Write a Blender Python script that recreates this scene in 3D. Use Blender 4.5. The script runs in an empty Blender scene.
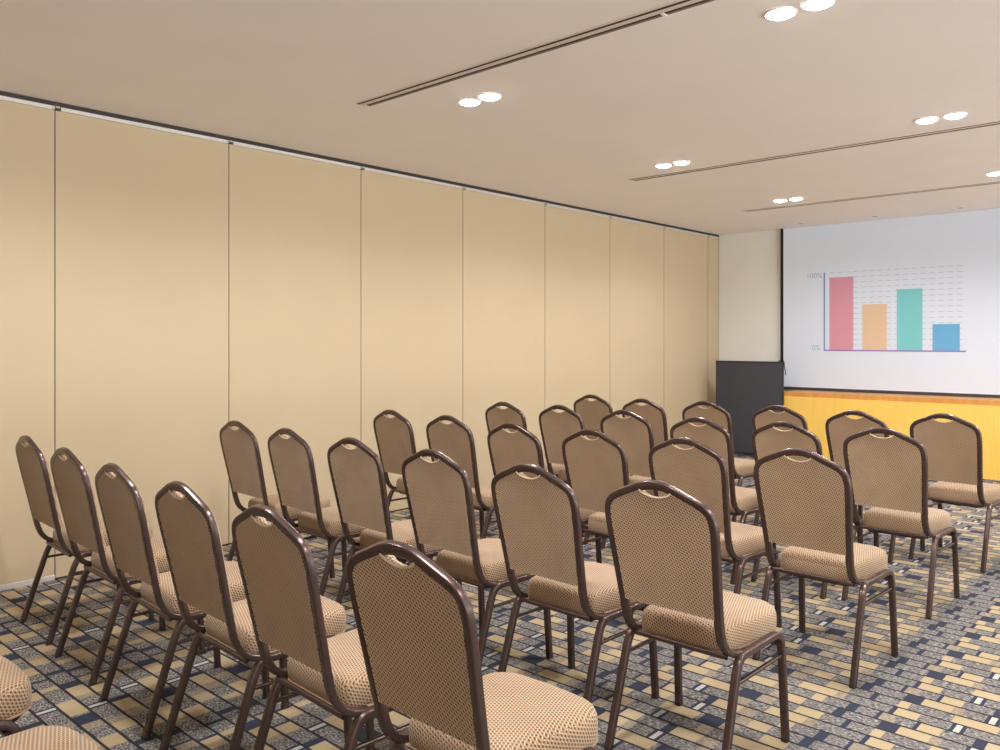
import bpy, bmesh, math
from mathutils import Vector, Matrix

scene = bpy.context.scene
C = scene.collection
PI = math.pi
CEIL = 2.8
WALLX = -5.15
BACKY = 9.93

# ------------------------------------------------------------------ helpers
def link(name, bm, mat, parent=None, smooth=False):
    me = bpy.data.meshes.new(name)
    bm.normal_update()
    bm.to_mesh(me)
    bm.free()
    for m in (mat if isinstance(mat, (list, tuple)) else [mat]):
        me.materials.append(m)
    if smooth:
        for p in me.polygons:
            p.use_smooth = True
        try:
            me.set_sharp_from_angle(angle=math.radians(50))
        except Exception:
            pass
    o = bpy.data.objects.new(name, me)
    C.objects.link(o)
    if parent:
        o.parent = parent
    return o

def tag(o, label=None, cat=None, group=None, kind=None):
    if label: o['label'] = label
    if cat: o['category'] = cat
    if group: o['group'] = group
    if kind: o['kind'] = kind
    return o

def empty(name, loc=(0, 0, 0), rz=0.0):
    o = bpy.data.objects.new(name, None)
    o.empty_display_size = 0.1
    C.objects.link(o)
    o.location = loc
    o.rotation_euler = (0, 0, rz)
    return o

def copy_tree(o, parent=None):
    c = o.copy()
    C.objects.link(c)
    c.parent = parent
    for ch in list(o.children):
        copy_tree(ch, c)
    return c

def box(bm, x0, x1, y0, y1, z0, z1, bev=0.0):
    vs = [bm.verts.new((x, y, z)) for x in (x0, x1) for y in (y0, y1) for z in (z0, z1)]
    idx = [(0, 1, 3, 2), (4, 6, 7, 5), (0, 4, 5, 1), (2, 3, 7, 6), (0, 2, 6, 4), (1, 5, 7, 3)]
    fs = [bm.faces.new([vs[i] for i in f]) for f in idx]
    if bev > 0:
        es = list({e for f in fs for e in f.edges})
        bmesh.ops.bevel(bm, geom=es, offset=bev, segments=2, affect='EDGES', profile=0.5)
    return bm

def boxobj(name, dims, mat, parent=None, bev=0.0):
    return link(name, box(bmesh.new(), *dims, bev=bev), mat, parent)

def smooth_path(pts, n=6):
    """Catmull-Rom through 3D points."""
    P = [Vector(p) for p in pts]
    out = []
    for i in range(len(P) - 1):
        p0 = P[i - 1] if i else P[0] * 2 - P[1]
        p1, p2 = P[i], P[i + 1]
        p3 = P[i + 2] if i + 2 < len(P) else P[-1] * 2 - P[-2]
        for k in range(n):
            t = k / n
            out.append(0.5 * ((2 * p1) + (p2 - p0) * t + (2 * p0 - 5 * p1 + 4 * p2 - p3) * t * t
                              + (3 * p1 - p0 - 3 * p2 + p3) * t ** 3))
    out.append(P[-1])
    return out

def rounded_profile(w, h, r, seg=3):
    pts = []
    for cx, cy, a0 in ((w / 2 - r, h / 2 - r, 0), (-w / 2 + r, h / 2 - r, 90),
                       (-w / 2 + r, -h / 2 + r, 180), (w / 2 - r, -h / 2 + r, 270)):
        for k in range(seg + 1):
            a = math.radians(a0 + 90 * k / seg)
            pts.append((cx + r * math.cos(a), cy + r * math.sin(a)))
    return pts

def sweep(bm, path, prof, up, caps=True, closed=False):
    """prof = (a along B, b along N); rotation-minimising frame starting from up."""
    n = len(path)
    T = []
    for i in range(n):
        if closed:
            t = path[(i + 1) % n] - path[i - 1]
        else:
            t = path[min(i + 1, n - 1)] - path[max(i - 1, 0)]
        T.append(t.normalized())
    N = Vector(up)
    N = (N - T[0] * N.dot(T[0])).normalized()
    rings = []
    for i in range(n):
        if i:
            N = (N - T[i] * N.dot(T[i])).normalized()
        B = T[i].cross(N)
        rings.append([bm.verts.new(path[i] + B * a + N * b) for a, b in prof])
    m = len(prof)
    for i in range(n if closed else n - 1):
        r0, r1 = rings[i], rings[(i + 1) % n]
        for k in range(m):
            bm.faces.new((r0[k], r0[(k + 1) % m], r1[(k + 1) % m], r1[k]))
    if caps and not closed:
        bm.faces.new(rings[0][::-1])
        bm.faces.new(rings[-1])
    bmesh.ops.recalc_face_normals(bm, faces=bm.faces[:])
    return bm

def box_uv(bm):
    bm.normal_update()
    uv = bm.loops.layers.uv.verify()
    for f in bm.faces:
        n = f.normal
        ax = max(range(3), key=lambda i: abs(n[i]))
        for l in f.loops:
            c = l.vert.co
            l[uv].uv = ((c.y, c.z) if ax == 0 else (c.x, c.z) if ax == 1 else (c.x, c.y))

def round_poly(corners, seg=6):
    """2D polygon with a radius at every corner -> list of points."""
    out = []
    n = len(corners)
    for i in range(n):
        p = Vector(corners[i][:2]); r = corners[i][2]
        a = Vector(corners[i - 1][:2]); b = Vector(corners[(i + 1) % n][:2])
        u = (a - p).normalized(); v = (b - p).normalized()
        ang = u.angle(v)
        d = r / math.tan(ang / 2)
        ctr = p + (u + v).normalized() * (r / math.sin(ang / 2))
        s = p + u * d; e = p + v * d
        a0 = math.atan2(s.y - ctr.y, s.x - ctr.x); a1 = math.atan2(e.y - ctr.y, e.x - ctr.x)
        da = (a1 - a0 + PI) % (2 * PI) - PI
        for k in range(seg + 1):
            t = a0 + da * k / seg
            out.append(Vector((ctr.x + r * math.cos(t), ctr.y + r * math.sin(t))))
    return out

# ------------------------------------------------------------------ materials
def srgb(r, g, b):
    f = lambda c: (c / 255 / 12.92) if c / 255 <= 0.04045 else ((c / 255 + 0.055) / 1.055) ** 2.4
    return (f(r), f(g), f(b), 1)

class NT:
    def __init__(self, name):
        self.m = bpy.data.materials.new(name)
        self.m.use_nodes = True
        self.t = self.m.node_tree
        self.b = self.t.nodes['Principled BSDF']
    def node(self, typ, **kw):
        n = self.t.nodes.new(typ)
        for k, v in kw.items():
            setattr(n, k, v)
        return n
    def lk(self, a, b):
        self.t.links.new(a, b)
    def math(self, op, a, b=None, c=None):
        n = self.node('ShaderNodeMath', operation=op)
        for i, v in enumerate((a, b, c)):
            if v is None: continue
            if isinstance(v, (int, float)): n.inputs[i].default_value = v
            else: self.lk(v, n.inputs[i])
        return n.outputs[0]
    def ramp(self, fac, stops, interp='LINEAR'):
        n = self.node('ShaderNodeValToRGB')
        cr = n.color_ramp
        cr.interpolation = interp
        while len(cr.elements) > 1:
            cr.elements.remove(cr.elements[-1])
        cr.elements[0].position = stops[0][0]; cr.elements[0].color = stops[0][1]
        for p, c in stops[1:]:
            e = cr.elements.new(p); e.color = c
        self.lk(fac, n.inputs[0])
        return n.outputs[0]
    def mix(self, fac, a, b, mode='MIX'):
        n = self.node('ShaderNodeMix', data_type='RGBA', blend_type=mode)
        for s, v in ((n.inputs[0], fac), (n.inputs[6], a), (n.inputs[7], b)):
            if isinstance(v, (int, float)): s.default_value = v
            elif isinstance(v, tuple): s.default_value = v
            else: self.lk(v, s)
        return n.outputs[2]
    def noise(self, vec, scale, detail=2.0, rough=0.5):
        n = self.node('ShaderNodeTexNoise')
        n.inputs['Scale'].default_value = scale
        n.inputs['Detail'].default_value = detail
        n.inputs['Roughness'].default_value = rough
        if vec is not None: self.lk(vec, n.inputs['Vector'])
        return n.outputs['Fac']
    def set(self, **kw):
        for k, v in kw.items():
            self.b.inputs[k.replace('_', ' ')].default_value = v
        return self

def plain(name, col, rough=0.5, metal=0.0, noise=0.06, scale=30.0, spec=0.5, bump=0.0):
    t = NT(name)
    tc = t.node('ShaderNodeTexCoord')
    f = t.noise(tc.outputs['Object'], scale, 3.0)
    d = tuple(c * (1 - noise) for c in col[:3]) + (1,)
    l = tuple(min(1, c * (1 + noise)) for c in col[:3]) + (1,)
    t.lk(t.ramp(f, [(0.3, d), (0.7, l)]), t.b.inputs['Base Color'])
    t.set(Roughness=rough, Metallic=metal)
    t.b.inputs['Specular IOR Level'].default_value = spec
    if bump:
        bn = t.node('ShaderNodeBump'); bn.inputs['Strength'].default_value = bump
        bn.inputs['Distance'].default_value = 0.002
        t.lk(f, bn.inputs['Height']); t.lk(bn.outputs[0], t.b.inputs['Normal'])
    return t.m

def emit(name, col, strength):
    t = NT(name)
    t.set(Base_Color=(0.8, 0.8, 0.8, 1))
    t.b.inputs['Emission Color'].default_value = col
    t.b.inputs['Emission Strength'].default_value = strength
    return t.m

def glow(m, col, strength):
    b = m.node_tree.nodes['Principled BSDF']
    b.inputs['Emission Color'].default_value = col
    b.inputs['Emission Strength'].default_value = strength
    return m

def dashes():
    t = NT('dashed_grid_ink')
    tc = t.node('ShaderNodeTexCoord')
    sp = t.node('ShaderNodeSeparateXYZ'); t.lk(tc.outputs['Object'], sp.inputs[0])
    f = t.math('LESS_THAN', t.math('FRACT', t.math('DIVIDE', t.math('ADD', sp.outputs[0], 9.1), 0.091)), 0.57)
    t.lk(t.mix(f, srgb(206, 211, 222), srgb(172, 172, 182)), t.b.inputs['Base Color'])
    t.set(Roughness=0.8)
    return glow(t.m, (0.72, 0.84, 1, 1), 0.09)  # dash colours and glow imitate projected light on the screen

def fabric(name):
    """diagonal basket weave, UV in metres"""
    t = NT(name)
    uv = t.node('ShaderNodeUVMap')
    sp = t.node('ShaderNodeSeparateXYZ'); t.lk(uv.outputs[0], sp.inputs[0])
    k = 2 * PI / math.sqrt(2)
    q = t.math('MULTIPLY', t.math('SUBTRACT', sp.outputs[0], sp.outputs[1]), k / 0.0104)
    p = t.math('MULTIPLY', t.math('ADD', sp.outputs[0], sp.outputs[1]), k / 0.0098)
    sq = t.math('SINE', q)
    # stitched yarn: every other row of dashes is offset by half a step
    rowi = t.math('FLOOR', t.math('DIVIDE', t.math('ADD', q, PI / 2), 2 * PI))
    off = t.math('MULTIPLY', t.math('FLOORED_MODULO', rowi, 2.0), PI)
    spn = t.math('SINE', t.math('ADD', p, off))
    ln = t.node('ShaderNodeMapRange', interpolation_type='SMOOTHSTEP')
    ln.inputs['From Min'].default_value = 0.0; ln.inputs['From Max'].default_value = 0.7
    t.lk(sq, ln.inputs['Value'])
    yarn = t.ramp(t.math('MULTIPLY_ADD', spn, 0.5, 0.5), [(0.20, srgb(46, 32, 23)), (0.60, srgb(108, 82, 60)), (0.80, srgb(176, 148, 118)), (0.95, srgb(222, 202, 172))])
    band = t.ramp(t.math('MULTIPLY_ADD', spn, 0.5, 0.5), [(0.1, srgb(156, 126, 98)), (0.9, srgb(180, 150, 119))])
    col = t.mix(ln.outputs['Result'], band, yarn)
    h = t.math('SUBTRACT', 1.0, t.math('MULTIPLY', ln.outputs['Result'], 0.6))
    tc = t.node('ShaderNodeTexCoord')
    nf = t.noise(tc.outputs['Object'], 7.0, 2.0)
    col = t.mix(0.10, col, t.ramp(nf, [(0.3, srgb(120, 90, 66)), (0.7, srgb(205, 178, 150))]))
    t.lk(col, t.b.inputs['Base Color'])
    t.set(Roughness=0.82)
    t.b.inputs['Specular IOR Level'].default_value = 0.25
    t.b.inputs['Sheen Weight'].default_value = 0.25
    t.b.inputs['Sheen Roughness'].default_value = 0.5
    t.b.inputs['Sheen Tint'].default_value = (1, 0.93, 0.85, 1)
    bn = t.node('ShaderNodeBump'); bn.inputs['Strength'].default_value = 0.35
    bn.inputs['Distance'].default_value = 0.002
    t.lk(h, bn.inputs['Height']); t.lk(bn.outputs[0], t.b.inputs['Normal'])
    return t.m

def carpet():
    t = NT('patterned_carpet')
    tc = t.node('ShaderNodeTexCoord')
    sp = t.node('ShaderNodeSeparateXYZ'); t.lk(tc.outputs['Object'], sp.inputs[0])
    X, Y = sp.outputs[0], sp.outputs[1]
    ROW = 0.0775
    PER = 0.86
    # a little wobble, as woven edges have
    wob = t.math('MULTIPLY', t.math('SUBTRACT', t.noise(tc.outputs['Object'], 9.0, 1.0), 0.5), 0.006)
    yy = t.math('DIVIDE', t.math('ADD', Y, wob), ROW)
    row = t.math('FLOOR', yy)
    fy = t.math('SUBTRACT', yy, row)
    r4 = t.math('FLOORED_MODULO', row, 4.0)
    fx = t.math('FRACT', t.math('DIVIDE', t.math('ADD', X, 20 * PER + 0.13), PER))
    G, K, N_, W, T = 'G', 'K', 'N', 'W', 'T'
    seqs = [
        [(N_, 100), (K, 170), (T, 60), (G, 115), (N_, 22), (W, 34), (N_, 22), (G, 210), (T, 80), (K, 120), (G, 190), (N_, 60), (G, 203)],
        [(G, 110), (N_, 22), (T, 80), (G, 110), (N_, 25), (K, 115), (G, 170), (N_, 60), (K, 170), (T, 95), (G, 160), (K, 70), (G, 140), (N_, 63)],
        [(G, 120), (K, 230), (T, 60), (G, 270), (N_, 28), (K, 130), (G, 170), (N_, 22), (W, 34), (N_, 22), (G, 220), (T, 80)],
        [(K, 55), (G, 245), (K, 240), (G, 25), (N_, 140), (T, 90), (G, 150), (K, 150), (G, 130), (N_, 30), (G, 135)],
    ]
    # two fields: class colour and 'is striped grey'
    cols = {G: srgb(140, 132, 125), K: srgb(190, 170, 136), N_: srgb(62, 66, 82), W: srgb(200, 197, 190), T: srgb(182, 162, 130)}
    msk = {G: (1, 1, 1, 1), T: (0.5, 0.5, 0.5, 1)}
    colr, grey = None, None
    for i, s in enumerate(seqs):
        tot = sum(w for _, w in s)
        x = 0; st = []; sg = []
        for c, w in s:
            st.append((x / tot, cols[c])); sg.append((x / tot, msk.get(c, (0, 0, 0, 1))))
            x += w
        fr = t.math('FRACT', t.math('ADD', fx, (0.0, 0.12, 0.5, 0.0)[i]))
        a = t.ramp(fr, st, 'CONSTANT'); g = t.ramp(fr, sg, 'CONSTANT')
        if colr is None:
            colr, grey = a, g
        else:
            sel = t.math('GREATER_THAN', r4, i - 0.5)
            colr = t.mix(sel, colr, a); grey = t.mix(sel, grey, g)
    # speckled stripes in the grey fields
    mp = t.node('ShaderNodeMapping'); mp.inputs['Scale'].default_value = (60, 210, 1)
    t.lk(tc.outputs['Object'], mp.inputs[0])
    spk = t.noise(mp.outputs[0], 1.0, 2.0, 0.7)
    gcol = t.ramp(spk, [(0.30, srgb(36, 36, 40)), (0.43, srgb(92, 89, 89)), (0.56, srgb(148, 143, 139)), (0.68, srgb(210, 204, 196))])
    col = t.mix(grey, colr, gcol)
    # pile mottling
    pn = t.noise(tc.outputs['Object'], 260.0, 2.0)
    col = t.mix(0.35, col, t.ramp(pn, [(0.3, (0.3, 0.3, 0.3, 1)), (0.7, (1, 1, 1, 1))]), 'MULTIPLY')
    # dark yarn line between rows
    ln = t.math('LESS_THAN', t.math('ABSOLUTE', t.math('SUBTRACT', fy, 0.5)), 0.43)
    col = t.mix(ln, srgb(52, 50, 56), col)
    t.lk(col, t.b.inputs['Base Color'])
    t.set(Roughness=0.95)
    t.b.inputs['Specular IOR Level'].default_value = 0.1
    bn = t.node('ShaderNodeBump'); bn.inputs['Strength'].default_value = 0.5
    bn.inputs['Distance'].default_value = 0.003
    t.lk(pn, bn.inputs['Height']); t.lk(bn.outputs[0], t.b.inputs['Normal'])
    return t.m

def wood(name, c1, c2, rough=0.35):
    t = NT(name)
    tc = t.node('ShaderNodeTexCoord')
    mp = t.node('ShaderNodeMapping'); mp.inputs['Scale'].default_value = (9, 9, 0.9)
    t.lk(tc.outputs['Object'], mp.inputs[0])
    f = t.noise(mp.outputs[0], 2.0, 5.0, 0.6)
    t.lk(t.ramp(f, [(0.3, c1), (0.7, c2)]), t.b.inputs['Base Color'])
    t.set(Roughness=rough)
    return t.m

M = {}
M['carpet'] = carpet()
M['ceiling'] = plain('matt_beige_ceiling', srgb(248, 242, 238), 0.9, noise=0.015, scale=2.0, spec=0.1)
M['panel'] = plain('beige_vinyl_panel', srgb(203, 184, 152), 0.6, noise=0.012, scale=3.0, spec=0.25)
M['cream'] = plain('cream_wall_paint', srgb(240, 239, 234), 0.85, noise=0.015, scale=3.0, spec=0.15)
M['dark_gap'] = plain('dark_gap', srgb(40, 34, 30), 0.8)
M['bronze'] = plain('dark_bronze_track', srgb(58, 52, 50), 0.5, 0.3)
M['alu'] = plain('brushed_aluminium', srgb(222, 218, 214), 0.4, 0.4, noise=0.05)
M['frame'] = plain('brown_powder_coat', srgb(92, 76, 72), 0.27, 0.62, noise=0.04, scale=60.0)
M['fabric'] = fabric('tan_woven_upholstery')
M['welt'] = plain('tan_piping', srgb(172, 140, 112), 0.8, noise=0.15, scale=300)
M['trimcord'] = plain('cream_handhold_piping', srgb(214, 192, 160), 0.8, noise=0.2, scale=300)
M['plastic'] = plain('black_plastic_glide', srgb(30, 28, 28), 0.5)
M['pan'] = plain('dark_seat_pan', srgb(50, 42, 38), 0.7)
M['screen'] = glow(plain('white_screen_fabric', srgb(206, 211, 222), 0.8, noise=0.008, scale=4.0, spec=0.15), (0.75, 0.87, 1, 1), 0.14)  # faint glow stands in for projector light falling on the cloth
M['black'] = plain('black_border', srgb(22, 20, 20), 0.6)
M['bar'] = plain('grey_weight_bar', srgb(70, 74, 80), 0.4, 0.3)
M['white_bar'] = plain('white_hem', srgb(235, 238, 244), 0.5)
M['charcoal'] = plain('charcoal_laminate', srgb(64, 64, 74), 0.55, noise=0.08, scale=40)
M['charcoal_edge'] = plain('charcoal_edge', srgb(44, 44, 50), 0.5)
M['wood'] = wood('honey_wood', srgb(250, 203, 98), srgb(254, 211, 110))
M['wood_cap'] = wood('brown_wood_cap', srgb(206, 142, 70), srgb(226, 164, 88))
M['slot'] = plain('dark_air_slot', srgb(46, 40, 38), 0.8)
M['blade'] = plain('beige_blade', srgb(226, 214, 204), 0.6)
M['ring'] = plain('white_lamp_ring', srgb(240, 238, 234), 0.4)
M['lens'] = emit('lit_lens', (1, 0.99, 0.98, 1), 26.0)
M['offlens'] = plain('unlit_lens', srgb(120, 112, 104), 0.5)
M['pink'] = glow(plain('pink_ink', srgb(208, 146, 162), 0.8, noise=0.01), (1, 0.55, 0.70, 1), 0.05)  # bar colours and glow stand in for the projected image
M['orange'] = glow(plain('orange_ink', srgb(216, 186, 154), 0.8, noise=0.01), (1, 0.8, 0.6, 1), 0.05)
M['teal'] = glow(plain('teal_ink', srgb(118, 194, 196), 0.8, noise=0.01), (0.5, 0.95, 1, 1), 0.06)
M['blue'] = glow(plain('blue_ink', srgb(100, 164, 206), 0.8, noise=0.01), (0.4, 0.75, 1, 1), 0.06)
M['axis_blue'] = plain('axis_blue_ink', srgb(120, 140, 196), 0.8, noise=0.01)  # axis and label colours are projected light painted as solid tones
M['axis_violet'] = plain('axis_violet_ink', srgb(150, 120, 190), 0.8, noise=0.01)
M['grid'] = dashes()
M['ink'] = plain('grey_text_ink', srgb(180, 180, 188), 0.8, noise=0.01)

# ------------------------------------------------------------------ room shell
X1, Y0 = 4.5, -3.4
def struct(name, dims, mat, bev=0.0):
    return tag(boxobj(name, dims, mat, None, bev), kind='structure')

struct('floor', (-5.4, X1, Y0, 10.1, -0.1, 0.0), M['carpet'])
struct('ceiling', (-5.4, X1, Y0, 10.1, CEIL, CEIL + 0.1), M['ceiling'])
bm = bmesh.new()
box(bm, -5.4, -5.21, Y0, 10.1, 0.0, CEIL)
wl = tag(link('wall_left', bm, M['dark_gap']), kind='structure')
struct('wall_back', (-5.21, X1, BACKY, 10.1, 0.0, CEIL), M['cream'])
struct('wall_rear', (-5.4, X1, Y0 - 0.12, Y0, 0.0, CEIL), M['panel'])  # unseen wall, added to keep fill light off the nearest chair backs
# ceiling track of the folding wall
struct('trim_1', (-5.21, WALLX + 0.006, Y0, BACKY, CEIL - 0.024, CEIL), M['bronze'])
# honey wood dado under the screen with a darker cap
DX0, DY = -4.06, 9.44
struct('trim_2', (DX0, X1, DY, BACKY, 0.0, 0.745), M['wood'])
struct('trim_3', (DX0, X1, DY + 0.012, BACKY, 0.745, 0.80), M['wood_cap'])

# ------------------------------------------------------------------ folding partition panels
SEAMS = [0.66, 1.776, 2.884, 4.016, 5.151, 6.304, 7.429, 8.554, 9.638, BACKY - 0.002]
ORD = ['leftmost beige partition panel with an aluminium kick strip, at the photo edge',
       'wide beige partition panel, second from the left edge of the photo',
       'beige partition panel, third from the left edge of the photo',
       'beige partition panel, fourth from the left edge of the photo',
       'beige partition panel, fifth from the left edge of the photo',
       'beige partition panel, sixth from the left edge of the photo',
       'beige partition panel, seventh from the left edge of the photo',
       'last full-width beige partition panel before the room corner']
# nine pieces: eight full panels and one narrow closing strip in the corner
def panel(i, y0, y1):
    strip = i == len(SEAMS) - 2
    r = empty('partition_panel', (WALLX, (y0 + y1) / 2, 0))
    w = (y1 - y0) / 2 - 0.0022
    zb = 0.034 if i == 0 else 0.012
    b = bmesh.new(); box(b, -0.055, 0, -w, w, zb, CEIL - 0.049, bev=0.002)
    link('panel_face', b, M['panel'], r)
    # aluminium top seal, with a little end clip
    b = bmesh.new(); box(b, -0.05, 0.003, -w + 0.03, w - 0.012, CEIL - 0.048, CEIL - 0.025)
    link('top_seal', b, M['alu'], r)
    if not strip:
        b = bmesh.new()
        box(b, -0.03, 0.008, w - 0.010, w - 0.002, CEIL - 0.047, CEIL - 0.025)
        box(b, -0.03, 0.008, -w + 0.002, -w + 0.022, CEIL - 0.034, CEIL - 0.025)
        link('seal_clip', b, M['alu'], r)
    b = bmesh.new()
    if i == 0:
        box(b, -0.05, 0.006, -w, w, 0.001, 0.033, bev=0.003)
        link('kick_strip', b, M['alu'], r)
    else:
        box(b, -0.05, -0.004, -w, w, 0.001, 0.011)
        link('bottom_seal', b, M['bronze'], r)
    # slim edge profile at the joint
    b = bmesh.new(); box(b, -0.05, 0.0015, w, w + 0.0015, zb, CEIL - 0.046)
    link('edge_profile', b, M['bronze'], r)
    lab = ('narrow beige closing panel in the corner beside the cream end wall' if strip else ORD[i])
    tag(r, lab, 'wall panel', 'beige panels of the folding partition wall')
for i in range(len(SEAMS) - 1):
    panel(i, SEAMS[i], SEAMS[i + 1])
# the same wall goes on beyond the photo
bm = bmesh.new(); box(bm, -5.205, WALLX, Y0, SEAMS[0] - 0.004, 0.0, CEIL - 0.025)
tag(link('trim_4', bm, M['panel']), kind='structure')

# ------------------------------------------------------------------ projection screen with chart
SY = 9.875
SX0, SX1, SZ0, SZ1 = -4.247, 0.35, 0.835, CEIL - 0.004
scr = tag(empty('projection_screen', ((SX0 + SX1) / 2, SY, SZ0)),
          'large white projection screen showing a bar chart on the end wall', 'screen')
def sp(name, x0, x1, y0, y1, z0, z1, mat, parent=scr, label=None):
    cx, cy, cz = scr.location
    o = boxobj(name, (x0 - cx, x1 - cx, y0 - cy, y1 - cy, z0 - cz, z1 - cz), mat, parent)
    if label: o['label'] = label
    return o
sp('screen_surface', SX0, SX1, SY, SY + 0.012, SZ0, SZ1, M['screen'])
sp('side_border', SX0 - 0.036, SX0, SY - 0.004, SY + 0.03, SZ0 - 0.02, SZ1, M['black'], label='black left edge')
sp('side_border', SX1, SX1 + 0.036, SY - 0.004, SY + 0.03, SZ0 - 0.02, SZ1, M['black'], label='black right edge')
sp('hem', SX0, SX1, SY - 0.006, SY, SZ0, SZ0 + 0.014, M['white_bar'])
sp('weight_bar', SX0, SX1, SY - 0.012, SY + 0.02, SZ0 - 0.033, SZ0, M['bar'], label='dark grey bottom bar')

F, CXP, HZ, CAMZ, TH = 817.0, 500.0, 341.0, 1.4, math.radians(42.4)
def on_screen(u, v):
    k = (u - CXP) / F
    d = (SY - 0.002) / (math.cos(TH) + k * math.sin(TH))
    return (d * (-math.sin(TH) + k * math.cos(TH)), CAMZ + (HZ - v) * d / F)
ax0, az0 = on_screen(824.3, 350.3)
_, az1 = on_screen(824.3, 273.5)
ax1, _ = on_screen(966, 350.3)
Q = 0.0015
def flat(name, x0, x1, z0, z1, mat, label=None, lift=0.0):
    return sp(name, x0, x1, SY - Q - lift, SY - lift, z0, z1, mat, scr, label)
CH = az1 - az0
bars = [(829.5, 853.3, 277, 'pink', 'tall pink bar'), (862.3, 886.8, 304.2, 'orange', 'pale orange bar'),
        (896.8, 922.4, 288.8, 'teal', 'teal bar'), (932.5, 959.8, 324, 'blue', 'short blue bar')]
spans = []
for u0, u1, vt, m, lab in bars:
    x0, _ = on_screen(u0, vt); x1, zt = on_screen(u1, vt)
    _, zt = on_screen((u0 + u1) / 2, vt)
    flat('chart_bar', x0, x1, az0 + 0.006, zt, M[m], lab, 0.0006)
    spans.append((x0, x1, zt))
flat('vertical_axis', ax0 - 0.008, ax0 + 0.008, az0, az1 + 0.012, M['axis_blue'], 'blue vertical axis', 0.001)
flat('horizontal_axis', ax0 - 0.008, ax1, az0 - 0.008, az0 + 0.008, M['axis_violet'], 'violet base line', 0.001)
cx, cy, cz = scr.location
nl = 15
for j in range(1, nl + 1):
    z = az0 + (az1 - az0) * j / nl + 0.004
    sp('grid_line', ax0 + 0.05, ax1 - 0.01, SY - 0.0005, SY, z - 0.003, z + 0.003, M['grid'])
def text(body, u, v, size):
    cu = bpy.data.curves.new('axis_label', 'FONT')
    cu.body = body; cu.size = size; cu.align_x = 'RIGHT'; cu.align_y = 'CENTER'; cu.extrude = 0.0006
    o = bpy.data.objects.new('axis_label_curve', cu)
    C.objects.link(o)
    dg = bpy.context.evaluated_depsgraph_get()
    me = bpy.data.meshes.new_from_object(o.evaluated_get(dg))
    bpy.data.objects.remove(o)
    bpy.data.curves.remove(cu)
    me.materials.clear(); me.materials.append(M['ink'])
    q = bpy.data.objects.new('axis_label', me)
    C.objects.link(q)
    q.parent = scr
    x, z = on_screen(u, v)
    q.location = (x - cx, SY - 0.001 - cy, z - cz)
    q.rotation_euler = (PI / 2, 0, 0)
    q['label'] = 'grey %s mark of the chart axis' % body
    return q
text('100%', 822.0, 275.6, 0.088)
text('0%', 820.5, 348.0, 0.088)

# ------------------------------------------------------------------ black cabinet in the corner
bx0, bx1, by0, by1, bh = -4.905, -4.038, 9.375, 9.41, 1.155
cab = tag(empty('display_panel', ((bx0 + bx1) / 2, by0, 0)),
          'plain black upright panel standing in the corner left of the projection screen', 'display panel')
w = (bx1 - bx0) / 2
def cb(name, dims, mat, bev=0.0, label=None):
    o = boxobj(name, dims, mat, cab, bev)
    if label: o['label'] = label
    return o
cb('frame', (-w, w, 0.004, by1 - by0, 0.02, bh), M['charcoal_edge'], 0.004)
cb('face', (-w + 0.014, w - 0.014, 0.0, 0.004, 0.04, bh - 0.022), M['charcoal'], 0.0015)
for sx in (-1, 1):
    cb('foot', (sx * (w - 0.12) - 0.025, sx * (w - 0.12) + 0.025, -0.10, 0.26, 0.0, 0.02), M['black'], 0.003)
# thin cable over the corner of its top
b = bmesh.new()
pth = smooth_path([(bx1 - 0.06, by0 + 0.02, bh + 0.008), (bx1 - 0.002, by0 + 0.02, bh + 0.0085), (bx1 + 0.010, by0 + 0.02, bh - 0.05),
                   (bx1 + 0.018, by0 + 0.02, bh - 0.10), (bx1 + 0.026, by0 + 0.02, bh - 0.155)], 5)
circ = [(0.006 * math.cos(a * PI / 4), 0.006 * math.sin(a * PI / 4)) for a in range(8)]
sweep(b, pth, circ, (0, 1, 0))
for v in b.verts:
    v.co -= Vector(cab.location)
link('cable', b, M['black'], cab, True)['label'] = 'short black cable over the top corner'

# ------------------------------------------------------------------ ceiling fittings
def slot_diffuser(x0, x1, y, label, clip=None):
    r = tag(empty('slot_diffuser', ((x0 + x1) / 2, y, CEIL)), label, 'air diffuser', 'linear slot diffusers in the ceiling')
    L = (x1 - x0) / 2
    z0, z1 = -0.006, -0.0002
    def strip(name, ya, yb, mat, za=z0, ins=0.0):
        boxobj(name, (-L + ins, L, ya, yb, za, z1), mat, r)
    strip('frame', -0.046, -0.037, M['blade'], -0.005)
    strip('slot', -0.037, -0.018, M['slot'], -0.0045)
    strip('centre_blade', -0.018, 0.014, M['blade'], -0.005)
    strip('slot', 0.014, 0.031, M['slot'], -0.0045, 0.02)
    strip('lower_blade', 0.031, 0.047, M['offlens'], -0.005, 0.02)
    if clip is not None:
        b = bmesh.new(); box(b, clip - (x0 + x1) / 2 - 0.007, clip - (x0 + x1) / 2 + 0.007, 0.012, 0.049, -0.010, z1)
        link('clip', b, M['ring'], r)
slot_diffuser(-3.865, 3.0, 3.018, 'black and beige slot diffuser running along the nearest stretch of ceiling', clip=-1.835)
slot_diffuser(-3.95, 3.0, 6.01, 'thin ceiling slot diffuser between the middle and far downlight pairs')
slot_diffuser(-3.99, 3.0, 8.27, 'thin ceiling slot diffuser closest to the projection screen')

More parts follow.
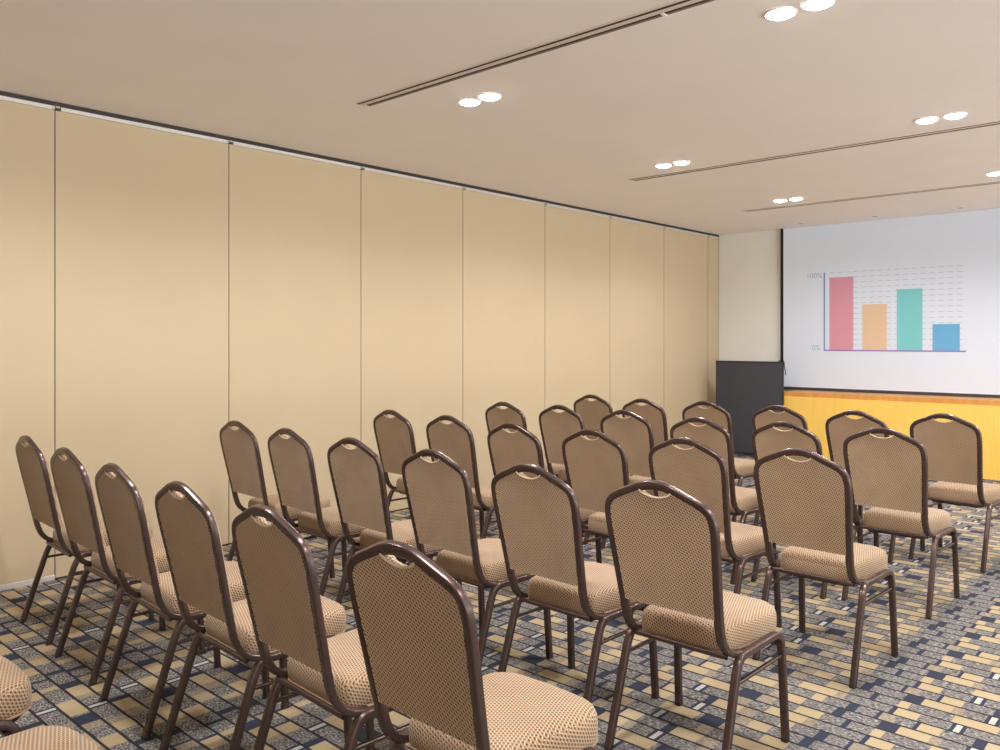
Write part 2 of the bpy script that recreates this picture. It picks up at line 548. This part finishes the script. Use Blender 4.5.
def downlight(x, y, label, lit=True, rad=0.068):
    r = tag(empty('downlight', (x, y, CEIL)), label, 'downlight',
            'lit round downlights set in pairs' if lit else 'small unlit spots by the screen')
    b = bmesh.new()
    n = 28
    prof = [(rad, -0.0002), (rad, -0.005), (rad * 0.93, -0.009), (rad * 0.86, -0.007), (rad * 0.84, -0.0025)]
    rings = [[b.verts.new((q * math.cos(2 * PI * k / n), q * math.sin(2 * PI * k / n), z)) for k in range(n)] for q, z in prof]
    for i in range(len(prof) - 1):
        for k in range(n):
            b.faces.new((rings[i][k], rings[i][(k + 1) % n], rings[i + 1][(k + 1) % n], rings[i + 1][k]))
    bmesh.ops.recalc_face_normals(b, faces=b.faces[:])
    link('trim_ring', b, M['ring'], r, True)
    b = bmesh.new()
    dome = [(0.85, -0.003), (0.80, -0.010), (0.66, -0.016), (0.42, -0.0195)] if lit else [(0.85, -0.003), (0.5, -0.006)]
    qs = [[b.verts.new((rad * f * math.cos(2 * PI * k / n), rad * f * math.sin(2 * PI * k / n), z)) for k in range(n)] for f, z in dome]
    for q0, q1 in zip(qs[:-1], qs[1:]):
        for k in range(n):
            b.faces.new((q0[k], q1[k], q1[(k + 1) % n], q0[(k + 1) % n]))
    b.faces.new(qs[-1])
    bmesh.ops.recalc_face_normals(b, faces=b.faces[:])
    link('lens', b, M['lens' if lit else 'offlens'], r, True)

LY = [1.14, 3.39, 5.66, 7.88]
PAIRS = [(-3.27, 3.405, 'of the lit downlight pair nearest the long black diffuser end'),
         (-1.387, 3.379, 'of the large lit downlight pair cut by the top photo edge'),
         (-3.34, 5.677, 'of the lit downlight pair in the middle of the ceiling'),
         (-1.41, 5.63, 'of the lit downlight pair at the upper right, over the thin diffuser'),
         (-3.34, 7.877, 'of the lit downlight pair furthest away, near the screen corner'),
         (-1.464, 7.81, None), (-3.3, 1.14, ''), (-1.4, 1.14, '')]
SPOTS = []
for px, y, d in PAIRS:
    for q, nm in ((-1, 'left'), (1, 'right')):
        x = px + q * 0.08
        SPOTS.append((x, y))
        if d:
            downlight(x, y, nm + ' lamp ' + d)
        elif d is None and q == -1:
            downlight(x, y, 'single lit downlight at the right photo edge near the screen')
for x, nm in ((-3.907, 'leftmost'), (-3.06, 'middle'), (-2.207, 'rightmost')):
    downlight(x, 9.575, nm + ' of three small unlit ceiling spots above the screen top edge', False, 0.05)
for y in LY:
    SPOTS += [(0.46, y), (0.62, y)]

# ------------------------------------------------------------------ the chair
LEAN, ZB = 0.212, 0.517
half = [(0.0, .9352), (.030, .9335), (.060, .9255), (.102, .9078), (.144, .8898), (.172, .8735), (.1888, .851), (.1940, .819),
        (.1940, .78), (.1900, .71), (.1845, .63), (.1800, .56), (.1775, .51)]
def back_y(z):
    return 0.0118 - LEAN * (z - ZB)
def back_path():
    right = [(x, back_y(z), z) for x, z in half]
    tail = [(.1766, .0215, .475), (.1768, .036, .438), (.179, .062, .407), (.185, .098, .391), (.191, .134, .387)]
    r = right + tail
    l = [(-x, y, z) for x, y, z in r[1:]][::-1]
    return smooth_path(l + r, 4)
def chair_proto():
    r = empty('banquet_chair')
    # bent tube back frame
    b = bmesh.new()
    path = back_path()
    sweep(b, path, rounded_profile(0.0205, 0.030, 0.0045, 3), (1, 0, 0))
    link('back_frame', b, M['frame'], r, True)
    # padded back, filling the loop down to the open gap, with a hand hole notch on top
    hp = smooth_path([(x, 0, z) for x, z in half], 5)
    o2 = []
    for i, p in enumerate(hp):
        t = (hp[min(i + 1, len(hp) - 1)] - hp[max(i - 1, 0)]).normalized()
        nrm = Vector((t.z, 0, -t.x))
        if i == 0: nrm = Vector((0, 0, -1))
        q = p + nrm * 0.0098
        if q.z >= ZB - 0.004: o2.append(q)
    NW, ND = 0.058, 0.030
    # refine the notch
    top = []
    for k in range(0, 11):
        x = NW * k / 10
        zi = None
        for a, c in zip(o2[:-1], o2[1:]):
            if a.x <= x <= c.x + 1e-9:
                f = (x - a.x) / max(c.x - a.x, 1e-9); zi = a.z + (c.z - a.z) * f; break
        if zi is None: zi = o2[0].z
        top.append((x, zi - ND * max(0, 1 - (x / NW) ** 2) ** 0.7))
    rest = [(q.x, q.z) for q in o2 if q.x > NW or q.z < 0.8]
    halfo = top + rest
    halfo.append((rest[-1][0], ZB))
    outline = [(-x, z) for x, z in halfo[::-1]] + halfo[1:]
    ctr = Vector((0, 0.73))
    b = bmesh.new()
    layers = [(-0.0085, 0.006), (-0.0105, 0.0015), (-0.006, 0.0), (0.010, 0.0), (0.020, 0.004), (0.028, 0.016), (0.033, 0.04)]
    rings = []
    n = len(outline)
    for off, ins in layers:
        ring = []
        for i, (x, z) in enumerate(outline):
            a = Vector(outline[i - 1]); c = Vector(outline[(i + 1) % n])
            tg = (c - a)
            nn = Vector((tg.y, -tg.x)).normalized()   # inwards for this winding
            if nn.dot(ctr - Vector((x, z))) < 0: nn = -nn
            q = Vector((x, z)) + (ctr - Vector((x, z))).normalized() * ins
            ring.append(b.verts.new((q.x, back_y(q.y) + off, q.y)))
        rings.append(ring)
    for i in range(len(rings) - 1):
        for k in range(n):
            b.faces.new((rings[i][k], rings[i][(k + 1) % n], rings[i + 1][(k + 1) % n], rings[i + 1][k]))
    b.faces.new(rings[0]); b.faces.new(rings[-1])
    bmesh.ops.recalc_face_normals(b, faces=b.faces[:])
    bmesh.ops.triangulate(b, faces=[f for f in b.faces if len(f.verts) > 4])
    box_uv(b)
    br = link('backrest', b, M['fabric'], r, True)
    # pale piping along the hand hole
    b = bmesh.new()
    pp = [Vector((x, back_y(z) - 0.009, z + 0.0005)) for x, z in [(-x, z) for x, z in top[::-1]] + top[1:]]
    circ = [(0.0028 * math.cos(a * PI / 3), 0.0028 * math.sin(a * PI / 3)) for a in range(6)]
    sweep(b, pp, circ, (0, 1, 0))
    link('handhold_piping', b, M['trimcord'], br, True)['label'] = 'pale piping around the hand hole'
    # seat cushion
    pl = round_poly([(-.160, .080, .034), (.160, .080, .034), (.1915, .34, .25), (.187, .462, .085), (0, .480, .9),
                     (-.187, .462, .085), (-.1915, .34, .25)], 6)
    cs = Vector((0, 0.27))
    b = bmesh.new()
    lay = [(.376, .026), (.379, .010), (.388, .002), (.403, -.002), (.427, -.0025), (.446, .000), (.459, .006), (.4675, .018), (.472, .042), (.475, .11)]
    rings = []
    n = len(pl)
    for z, ins in lay:
        ring = []
        for p in pl:
            d = cs - p
            q = p + d.normalized() * ins
            ring.append(b.verts.new((q.x, q.y, z)))
        rings.append(ring)
    for i in range(len(rings) - 1):
        for k in range(n):
            b.faces.new((rings[i][k], rings[i][(k + 1) % n], rings[i + 1][(k + 1) % n], rings[i + 1][k]))
    b.faces.new(rings[0][::-1]); b.faces.new(rings[-1])
    bmesh.ops.recalc_face_normals(b, faces=b.faces[:])
    bmesh.ops.triangulate(b, faces=[f for f in b.faces if len(f.verts) > 4])
    box_uv(b)
    st = link('seat', b, M['fabric'], r, True)
    b = bmesh.new()
    sweep(b, [Vector((p.x, p.y, .3875)) + Vector(((cs - p).normalized().x, (cs - p).normalized().y, 0)) * 0.0005 for p in pl],
          [(0.0035 * math.cos(a * PI / 3), 0.0035 * math.sin(a * PI / 3)) for a in range(6)], (0, 0, 1), closed=True)
    link('welt', b, M['welt'], st, True)
    b = bmesh.new()
    rr = [[], []]
    for j, z in enumerate((.362, .3765)):
        for p in pl:
            q = p + (cs - p).normalized() * 0.024
            rr[j].append(b.verts.new((q.x, q.y, z)))
    for k in range(n):
        b.faces.new((rr[0][k], rr[0][(k + 1) % n], rr[1][(k + 1) % n], rr[1][k]))
    b.faces.new(rr[0][::-1]); b.faces.new(rr[1])
    bmesh.ops.recalc_face_normals(b, faces=b.faces[:])
    link('seat_pan', b, M['pan'], st)
    # legs and rails
    sec = rounded_profile(0.0235, 0.0255, 0.0045, 2)
    thin = rounded_profile(0.012, 0.014, 0.004, 2)
    for s in (-1, 1):
        def P(*pts): return [(s * x, y, z) for x, y, z in pts]
        rear = smooth_path(P((.2105, -.036, .006), (.2085, .012, .155), (.2065, .058, .295), (.2055, .075, .342), (.2045, .091, .369), (.2035, .114, .3835), (.203, .140, .3855)), 4)
        front = smooth_path(P((.2115, .430, .006), (.2090, .421, .155), (.2065, .412, .295), (.2055, .407, .340), (.2045, .397, .369), (.2035, .377, .3825), (.203, .355, .3855)), 4)
        for pth, foot in ((rear, (.2105, -.0365)), (front, (.2115, .430))):
            b = bmesh.new(); sweep(b, pth, sec, (1, 0, 0))
            lg = link('leg', b, M['frame'], r, True)
            b = bmesh.new(); box(b, s * foot[0] - .0118, s * foot[0] + .0118, foot[1] - .0135, foot[1] + .0135, 0.0, 0.009, bev=0.002)
            link('foot_cap', b, M['plastic'], lg)
        b = bmesh.new(); sweep(b, [Vector(v) for v in P((.203, .136, .3855), (.203, .25, .3855), (.203, .359, .3855))], sec, (1, 0, 0))
        link('side_rail', b, M['frame'], r, True)
        b = bmesh.new(); sweep(b, [Vector(v) for v in P((.2063, .062, .306), (.2063, .24, .306), (.2063, .411, .306))], thin, (1, 0, 0))
        link('stretcher', b, M['frame'], r, True)
    for y, z, hw in ((.066, .386, .177), (.385, .352, .203)):
        b = bmesh.new(); sweep(b, [Vector((-hw, y, z)), Vector((0, y, z)), Vector((hw, y, z))], rounded_profile(0.014, 0.016, 0.004, 2), (0, 0, 1))
        link('crossbar', b, M['frame'], r, True)
    return r

ROWS = {
 'E': ('in the row nearest the screen', [(-4.05, 5.65, -4), (-3.475, 5.53, -5), (-2.985, 5.62, -5), (-2.41, 5.60, -7), (-1.861, 5.528, -8), (-1.377, 5.667, -7)]),
 'D': ('in the second row from the screen', [(-4.05, 4.55, -4), (-3.565, 4.60, -4), (-2.995, 4.56, -4), (-2.389, 4.435, -5), (-1.905, 4.525, -6), (-1.392, 4.545, -2.3)]),
 'C': ('in the third row from the screen', [(-4.13, 3.538, -4), (-3.575, 3.515, -2.6), (-2.975, 3.43, -4.5), (-2.461, 3.461, -4), (-1.929, 3.461, -3.6), (-1.381, 3.442, -2.3)]),
 'B': ('in the fourth row from the screen', [(-4.216, 2.476, -2.1), (-3.655, 2.444, -3), (-3.075, 2.415, -1.8), (-2.498, 2.389, -2), (-1.937, 2.357, -1.8), (-1.405, 2.357, -0.4)]),
 'A': ('in the fifth row from the screen', [(-4.285, 1.427, -3), (-3.681, 1.383, -2.1), (-3.072, 1.332, -3), (-2.517, 1.312, -2.5), (-1.976, 1.288, -3.1), (-1.398, 1.272, -0.4)]),
}
NTH = ['closest to the partition wall', 'second from the partition wall', 'third from the partition wall',
       'third from the right end', 'second from the right end', 'at the right end']
proto = chair_proto()
used = False
def place(x, y, deg, label):
    global used
    o = proto if not used else copy_tree(proto)
    used = True
    o.location = (x, y, 0); o.rotation_euler = (0, 0, math.radians(deg))
    tag(o, label, 'chair', 'banquet chairs in rows facing the screen')
for key in 'ABCDE':
    where, spots = ROWS[key]
    for i, (x, y, a) in enumerate(spots):
        if key == 'A' and i == 5:
            lab = 'nearest brown-framed banquet chair, its big back at the bottom centre of the photo'
        else:
            lab = 'tan padded banquet chair ' + NTH[i] + ' ' + where
        place(x, y, a, lab)
place(-2.635, 0.335, 0, 'rearmost-row chair cut by the left photo edge, only its cushion corner showing')
place(-1.985, 0.30, 0, 'rearmost-row chair cut by the bottom photo edge in the left corner, flat seat showing')

# ------------------------------------------------------------------ light
for i, (x, y) in enumerate(SPOTS):
    li = bpy.data.lights.new('downlight_beam', 'SPOT')
    li.energy = 52.0
    li.color = (1.0, 0.985, 0.99)
    li.spot_size = math.radians(164)
    li.spot_blend = 0.5
    li.shadow_soft_size = 0.055
    o = bpy.data.objects.new('downlight_beam', li)
    C.objects.link(o)
    o.location = (x, y, CEIL - 0.03)

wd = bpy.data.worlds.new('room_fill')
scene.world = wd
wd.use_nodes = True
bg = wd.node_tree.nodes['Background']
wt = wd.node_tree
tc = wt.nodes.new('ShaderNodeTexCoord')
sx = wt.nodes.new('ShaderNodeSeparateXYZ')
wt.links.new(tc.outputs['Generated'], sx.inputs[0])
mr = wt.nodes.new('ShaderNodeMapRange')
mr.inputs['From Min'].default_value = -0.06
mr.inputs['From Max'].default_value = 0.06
mr.inputs['To Min'].default_value = 5.8  # added fill, brighter below the horizon to lift the ceiling
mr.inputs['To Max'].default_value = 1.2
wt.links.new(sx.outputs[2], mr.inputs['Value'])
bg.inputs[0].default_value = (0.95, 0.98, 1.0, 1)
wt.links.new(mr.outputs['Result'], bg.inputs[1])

# ------------------------------------------------------------------ camera
cam = bpy.data.cameras.new('camera')
cam.sensor_width = 36.0
cam.lens = 36.0 * F / 1000.0
cam.shift_y = -(375.0 - HZ) / 1000.0
cam.clip_start = 0.05
co = bpy.data.objects.new('camera', cam)
C.objects.link(co)
co.location = (0, 0, CAMZ)
co.rotation_euler = (PI / 2, 0, TH)
scene.camera = co

vs = scene.view_settings
vs.view_transform = 'Standard'
vs.look = 'None'
vs.gamma = 1.0
vs.use_curve_mapping = False
vs.exposure = 0.0
